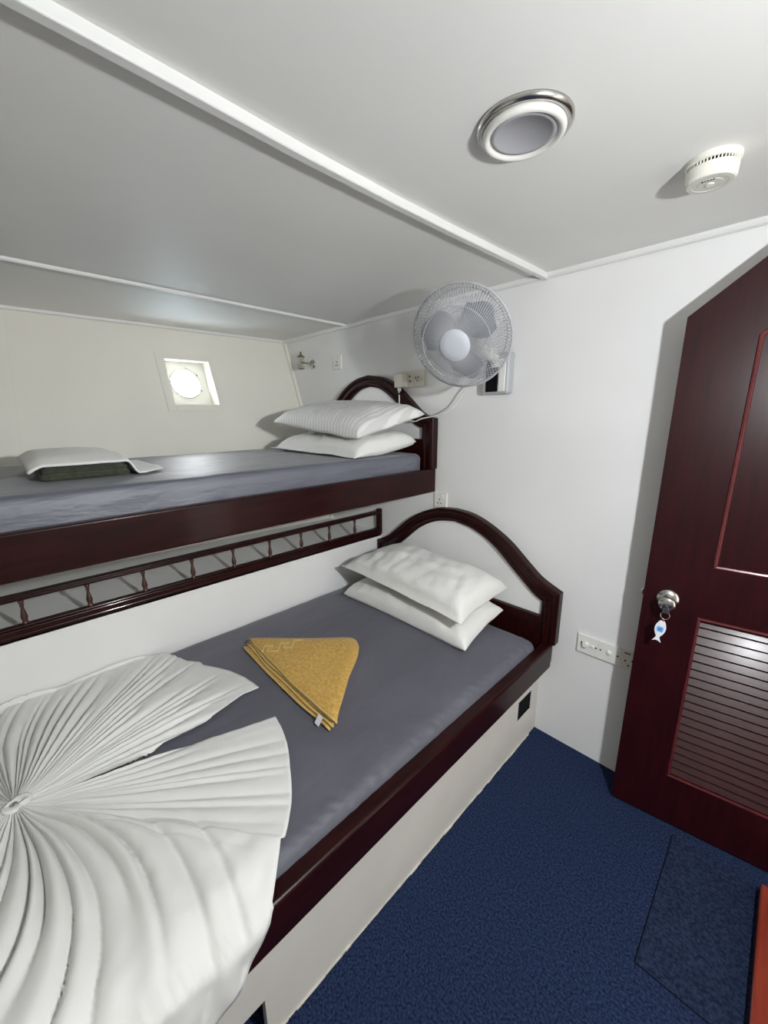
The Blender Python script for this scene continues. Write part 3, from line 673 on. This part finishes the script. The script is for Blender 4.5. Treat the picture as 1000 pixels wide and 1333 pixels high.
# ------------------------------------------------------------------ wall fan
fn_ = Vector((.269, -.85, -.45)).normalized(); fp = Vector((-.9446, 1.340, 1.813))
zax = fn_; yax = (Vector((0, 0, 1)) - zax * zax.z).normalized(); xax = yax.cross(zax)
FMt = Matrix(((xax.x, yax.x, zax.x, fp.x), (xax.y, yax.y, zax.y, fp.y), (xax.z, yax.z, zax.z, fp.z), (0, 0, 0, 1)))
fan = thing('wall_fan', 'grey-white caged oscillating fan mounted on the end wall', 'fan', (-.98, YB, 1.70))
RF = .188; GS = RF / .218
def fb(mb, name, m, smooth=True, par=None, **k):
    mb.v = [tuple(FMt @ Vector(p)) for p in mb.v]; return mb.build(name, m, par or fan, smooth=smooth, **k)
def gprof(front):
    if front: return [(a * GS, b) for a, b in [(.055, .078), (.085, .077), (.13, .070), (.165, .056), (.195, .034), (.211, .015), (.218, .002)]]
    return [(a * GS, b) for a, b in [(.050, -.070), (.10, -.068), (.15, -.060), (.185, -.044), (.207, -.022), (.218, -.004)]]
for front, nm, nw in ((True, 'front_guard', 120), (False, 'rear_guard', 90)):
    mb = MB(); pr = gprof(front); pr = [(p[0], p[1]) for p in catmull([(a, b, 0) for a, b in pr], 2)]
    for k in range(nw):
        a0 = 2 * math.pi * k / nw; pts = []
        for r, h in pr:
            a = a0 + (.30 * (r - .05) / .17 if front else 0)
            pts.append((r * math.cos(a), r * math.sin(a), h))
        mb.tube(pts, .0015 if front else .0012, 3, cap=False)
    for rr, hh in (((.129, .064),) if front else ((.086, -.068), (.164, -.041))):
        mb.tube([(rr * math.cos(2 * math.pi * k / 48), rr * math.sin(2 * math.pi * k / 48), hh) for k in range(48)], .0018, 5, closed=True)
    fb(mb, nm, 'wire')
fb(MB().tube([((RF + .001) * math.cos(2 * math.pi * k / 72), (RF + .001) * math.sin(2 * math.pi * k / 72), -.001) for k in range(72)], .0042, 6, closed=True), 'guard_rim', 'wire')
fb(MB().lathe([(.056, .068), (.058, .074), (.058, .080), (.055, .084), (.030, .087), (.004, .088)], 40), 'hub_cap', 'hub')
fb(MB().lathe([(.004, .020), (.030, .020), (.032, .0), (.032, -.040), (.004, -.040)], 24), 'rotor', 'silver')
for k in range(3):
    a0 = 2 * math.pi * k / 3 + .5
    def bl(u, v, a0=a0):
        r = .028 + .132 * v; wd = (.30 + 1.05 * math.sin(math.pi * min(1, .18 + .72 * v)) ** .8) * .62
        a = a0 + (u - .5) * 2 * wd * (1 - .25 * v) + .25 * v
        if v > .8: r -= .03 * ((v - .8) / .2) * (2 * u - 1) ** 2
        return (r * math.cos(a), r * math.sin(a), .004 + (u - .5) * .045 * (1 - .3 * v))
    fb(MB().grid(bl, 10, 10), 'blade', 'bladegrey', solid=.002)
fb(MB().lathe([(.004, -.078), (.048, -.078), (.056, -.090), (.056, -.140), (.046, -.165), (.020, -.178), (.004, -.180)], 28), 'motor_housing', 'plastic')
mh = FMt @ Vector((0, 0, -.125))
MB().tube(catmull([mh, mh + Vector((.01, .02, -.06)), Vector((-.985, 1.655, 1.775)), Vector((-.982, 1.675, 1.735))], 4), [.030, .030, .030, .028, .027, .026, .025, .024, .024, .024, .024, .024, .024], 14).build('neck', 'plastic', fan, smooth=True)
bk = MB().box(-1.045, -.917, 1.664, 1.7195, 1.622, 1.800).build('wall_bracket', 'silver', fan, bevel=.012, seg=3)
MB().box(-1.026, -.966, 1.6595, 1.668, 1.632, 1.770).build('control_panel', 'dark', bk, bevel=.003)
MB().box(-.962, -.930, 1.6600, 1.668, 1.632, 1.770).build('side_panel', 'plastic', bk, bevel=.004)
# power cord from the adapter down behind the pillows and up to the fan
cpts = [(XA - .018, YB - .045, ZD - .078), (-1.560, 1.655, 1.600), (-1.548, 1.640, 1.545), (-1.500, 1.640, 1.520), (-1.44, 1.640, 1.500), (-1.380, 1.640, 1.515), (-1.303, 1.640, 1.527), (-1.23, 1.642, 1.548), (-1.180, 1.650, 1.578), (-1.145, 1.655, 1.625), (-1.115, 1.66, 1.66), (-1.06, 1.672, 1.690), (-1.046, 1.690, 1.70)]
tag(MB().tube(catmull(cpts, 6), .0036, 7).build('power_cord', 'plastic', None, smooth=True), 'white power cord hanging from the fan to the plug adapter', 'cord')

# ------------------------------------------------------------------ ceiling downlight and smoke alarm
DX, DY = -.470, .852
dl = thing('downlight', 'round ceiling downlight with chrome rim and grey diffuser, switched off', 'light', (DX, DY, ZC))
T = Matrix.Translation((DX, DY, ZC)) @ Matrix.Rotation(math.pi, 4, 'X')
MB().lathe([(.091, 0), (.091, .004), (.087, .009), (.081, .011), (.078, .008)], 56, T).build('chrome_rim', 'chrome', dl, smooth=True)
MB().lathe([(.078, .006), (.079, .015), (.076, .020), (.070, .021), (.066, .018), (.064, .014), (.062, .015)], 56, T).build('white_ring', 'plastic', dl, smooth=True)
MB().lathe([(.0625, .010), (.062, .0155), (.054, .0165), (.053, .0150), (.001, .0155)], 48, T).build('diffuser', 'diffuser', dl, smooth=True)
SX, SY = -.226, 1.258
sd = thing('smoke_alarm', 'cream round smoke alarm with vent slots on the ceiling', 'smoke alarm', (SX, SY, ZC))
T = Matrix.Translation((SX, SY, ZC)) @ Matrix.Rotation(math.pi, 4, 'X')
MB().lathe([(.051, 0), (.051, .010), (.048, .012), (.047, .012)], 48, T).build('base_ring', 'smoke', sd, smooth=False)
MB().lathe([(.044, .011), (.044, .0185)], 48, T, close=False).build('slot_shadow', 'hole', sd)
rib = None
for k in range(46):
    a = 2 * math.pi * k / 46
    r_ = rib.copy() if rib else MB().box(.0435, .0475, -.0011, .0011, .011, .019).build('vent_rib', 'smoke', sd, local=True)
    if rib: C.objects.link(r_); r_.parent = sd
    else: rib = r_
    r_.matrix_local = Matrix.Rotation(math.pi, 4, 'X') @ Matrix.Rotation(a, 4, 'Z')
MB().lathe([(.047, .0185), (.0485, .020), (.0475, .040), (.045, .044), (.043, .045)], 48, T).build('body', 'smoke', sd, smooth=False)
MB().lathe([(.0435, .0445), (.043, .0462), (.034, .0470), (.0335, .0462), (.024, .0462), (.0235, .0470), (.001, .0472)], 48, T).build('face', 'smokeface', sd, smooth=False)
MB().lathe([(.008, .047), (.008, .0492), (.001, .0495)], 20, T).build('test_button', 'smoke', sd)
mb = MB()
for k in range(5): mb.box(SX - .012 + k * .005, SX - .0088 + k * .005, SY - .022, SY - .019, ZC - .0478, ZC - .0462)
mb.build('face_mark', 'dark', sd)

# ------------------------------------------------------------------ door standing open against the end wall
DO = Vector((-.286, 1.579, 0)); ang = math.radians(8.2)
door = thing('door_1', 'dark mahogany door with cut top corners and louvred lower panel, standing open', None, DO, rot=Matrix.Rotation(ang, 4, 'Z').to_quaternion(), kind='structure')
DW = .672; TH = .036
df = lambda a, b, d: (a, d, b)
mb = MB()
L0, L1, LZ0, LZ1 = .165, DW - .165, .218, .858
mb.box(0, L0, 0, TH, .010, LZ1); mb.box(L1, DW, 0, TH, .010, LZ1); mb.box(L0, L1, 0, TH, .010, LZ0)
mb.prism([(0, LZ1), (DW, LZ1), (DW, 1.815), (DW - .225, 2.005), (.225, 2.005), (0, 1.815)], df, 0, TH)
mb.build('leaf', 'doorwood', door, local=True)
# raised bead round the upper panel
def bead(poly, w, h, name, m, y=0.0):
    mb = MB(); n = len(poly); P = [Vector(p) for p in poly]; cen = sum(P, Vector((0, 0))) / n
    rows = []
    for off_, hh in ((0, 0), (.15, .8), (.5, 1), (.85, .7), (1, -.2)):
        row = []
        for i in range(n):
            e1 = (P[i] - P[i - 1]).normalized(); e2 = (P[(i + 1) % n] - P[i]).normalized()
            n1 = Vector((-e1.y, e1.x)); n2 = Vector((-e2.y, e2.x)); b_ = (n1 + n2); b_ = b_ / max(1e-6, (1 + n1.dot(n2)))
            if (cen - P[i]).dot(b_) < 0: b_ = -b_
            q = P[i] + b_ * (off_ * w); row.append((q.x, y - hh * h, q.y))
        rows.append(row)
    vs_ = [p for r_ in rows for p in r_]
    mb.add(vs_, [(r_ * n + k, r_ * n + (k + 1) % n, (r_ + 1) * n + (k + 1) % n, (r_ + 1) * n + k) for r_ in range(4) for k in range(n)])
    return mb.build(name, m, door, local=True)
up_ = [(.172, 1.041), (DW - .172, 1.041), (DW - .172, 1.748), (DW - .285, 1.845), (.285, 1.845), (.172, 1.748)]
bead(up_, .013, .006, 'panel_moulding', 'bead')
lv = [(L0 - .006, LZ0 - .006), (L1 + .006, LZ0 - .006), (L1 + .006, LZ1 + .006), (L0 - .006, LZ1 + .006)]
bead(lv, .010, .005, 'louvre_moulding', 'bead')
sl = None; NS = 20; pit = (LZ1 - LZ0) / NS
for k in range(NS):
    if sl is None:
        c_, s_ = math.cos(math.radians(59)), math.sin(math.radians(59)); hw, ht = .0182, .0035
        q = [(-hw, -ht), (hw, -ht), (hw, ht), (-hw, ht)]
        mbs = MB().prism([(a * c_ - b * s_, a * s_ + b * c_) for a, b in q], lambda a, b, d: (d, a, b), L0 - .001, L1 + .001)
        sl = mbs.build('louvre_slat', 'slat', door, local=True, bevel=.0015); s2 = sl
    else:
        s2 = sl.copy(); C.objects.link(s2); s2.parent = door
    s2.location = (0, .019, LZ0 + pit * (k + .5))
MB().box(L0 - .001, L1 + .001, .0335, .0355, LZ0, LZ1).build('louvre_backing', 'dark', door, local=True)
kb = Matrix.Translation((.072, 0, .908)) @ Matrix.Rotation(math.pi / 2, 4, 'X')
MB().lathe([(.0335, 0), (.0335, .003), (.030, .007), (.022, .012), (.014, .014)], 32, kb).build('rosette', 'chrome', door, smooth=True, local=True)
kn = MB().lathe([(.012, .012), (.012, .030), (.017, .036), (.0245, .042), (.0255, .052), (.0225, .060), (.015, .063), (.001, .0635)], 32, kb).build('knob', 'chrome', door, smooth=True, local=True)
MB().box(-.008, .001, .010, .026, .900, .920).build('latch', 'chrome', door, local=True, bevel=.003)
for z in (.35, 1.55):
    MB().lathe([(.007, -.04), (.007, .04)], 10, Matrix.Translation((DW + .004, TH + .002, z))).build('hinge', 'chrome', door, local=True)
# key with fish fob
dR = Matrix.Rotation(ang, 4, 'Z'); ko = DO + dR @ Vector((.072, -.066, .895))
kr = thing('key_fob', 'white fish-shaped key fob with blue print hanging from the door knob', 'key fob', ko, rot=dR.to_quaternion())
MB().prism([(-.009, -.016), (.009, -.016), (.010, -.004), (.004, .004), (.004, .010), (-.004, .010), (-.004, .004), (-.010, -.004)], lambda a, b, d: (a, d, b), -.002, .0005).build('key', 'chrome', kr, local=True, bevel=.0006)
MB().tube([(.0125 * math.cos(2 * math.pi * k / 28), -.001 + .002 * math.sin(2 * math.pi * k / 28), -.024 + .0125 * math.sin(2 * math.pi * k / 28)) for k in range(28)], .0013, 6, closed=True).build('split_ring', 'chrome', kr, local=True, smooth=True)
MB().tube([(0, -.002, -.036), (-.002, -.004, -.041), (-.003, -.002, -.047)], .0022, 6).build('red_loop', 'red', kr, local=True, smooth=True)
fz = lambda t_: .0155 * math.sin(math.pi * (.10 + .86 * t_)) ** .75
prof_ = []; LF = .062
sp_ = [i / 14 for i in range(15)]
rt = [(fz(t_) if t_ < .93 else .005, -t_ * LF) for t_ in sp_]
poly = rt + [(.013, -LF - .018), (.004, -LF - .013)] + [(-.004, -LF - .013), (-.013, -LF - .018)] + [(-a, b) for a, b in rt[::-1]]
tilt = Matrix.Rotation(math.radians(6), 3, 'Y')
def fish(a, b, d): p = tilt @ Vector((a, 0, b)); return (p.x - .004, d, p.z - .044)
MB().prism(poly, fish, -.0045, -.0015).build('fish_tag', 'tag', kr, local=True, bevel=.0008)
mb = MB()
mb.prism([(-.009, -.020), (.009, -.020), (.011, -.031), (.008, -.042), (-.008, -.042), (-.011, -.031)], fish, -.0049, -.0044)
part(mb.build('print_patch', 'lightblue', kr, local=True), 'pale blue print')
mb = MB()
for q in ([(-.007, -.027), (.004, -.025), (.008, -.028), (.002, -.030), (-.006, -.030)], [(-.006, -.032), (.000, -.031), (.001, -.037), (-.005, -.037)], [(.002, -.031), (.008, -.031), (.006, -.034), (.002, -.034)], [(.002, -.036), (.006, -.036), (.006, -.039), (.002, -.039)]):
    mb.prism(q, fish, -.0053, -.0048)
part(mb.build('print_mark', 'blue', kr, local=True), 'dark blue emblem print')
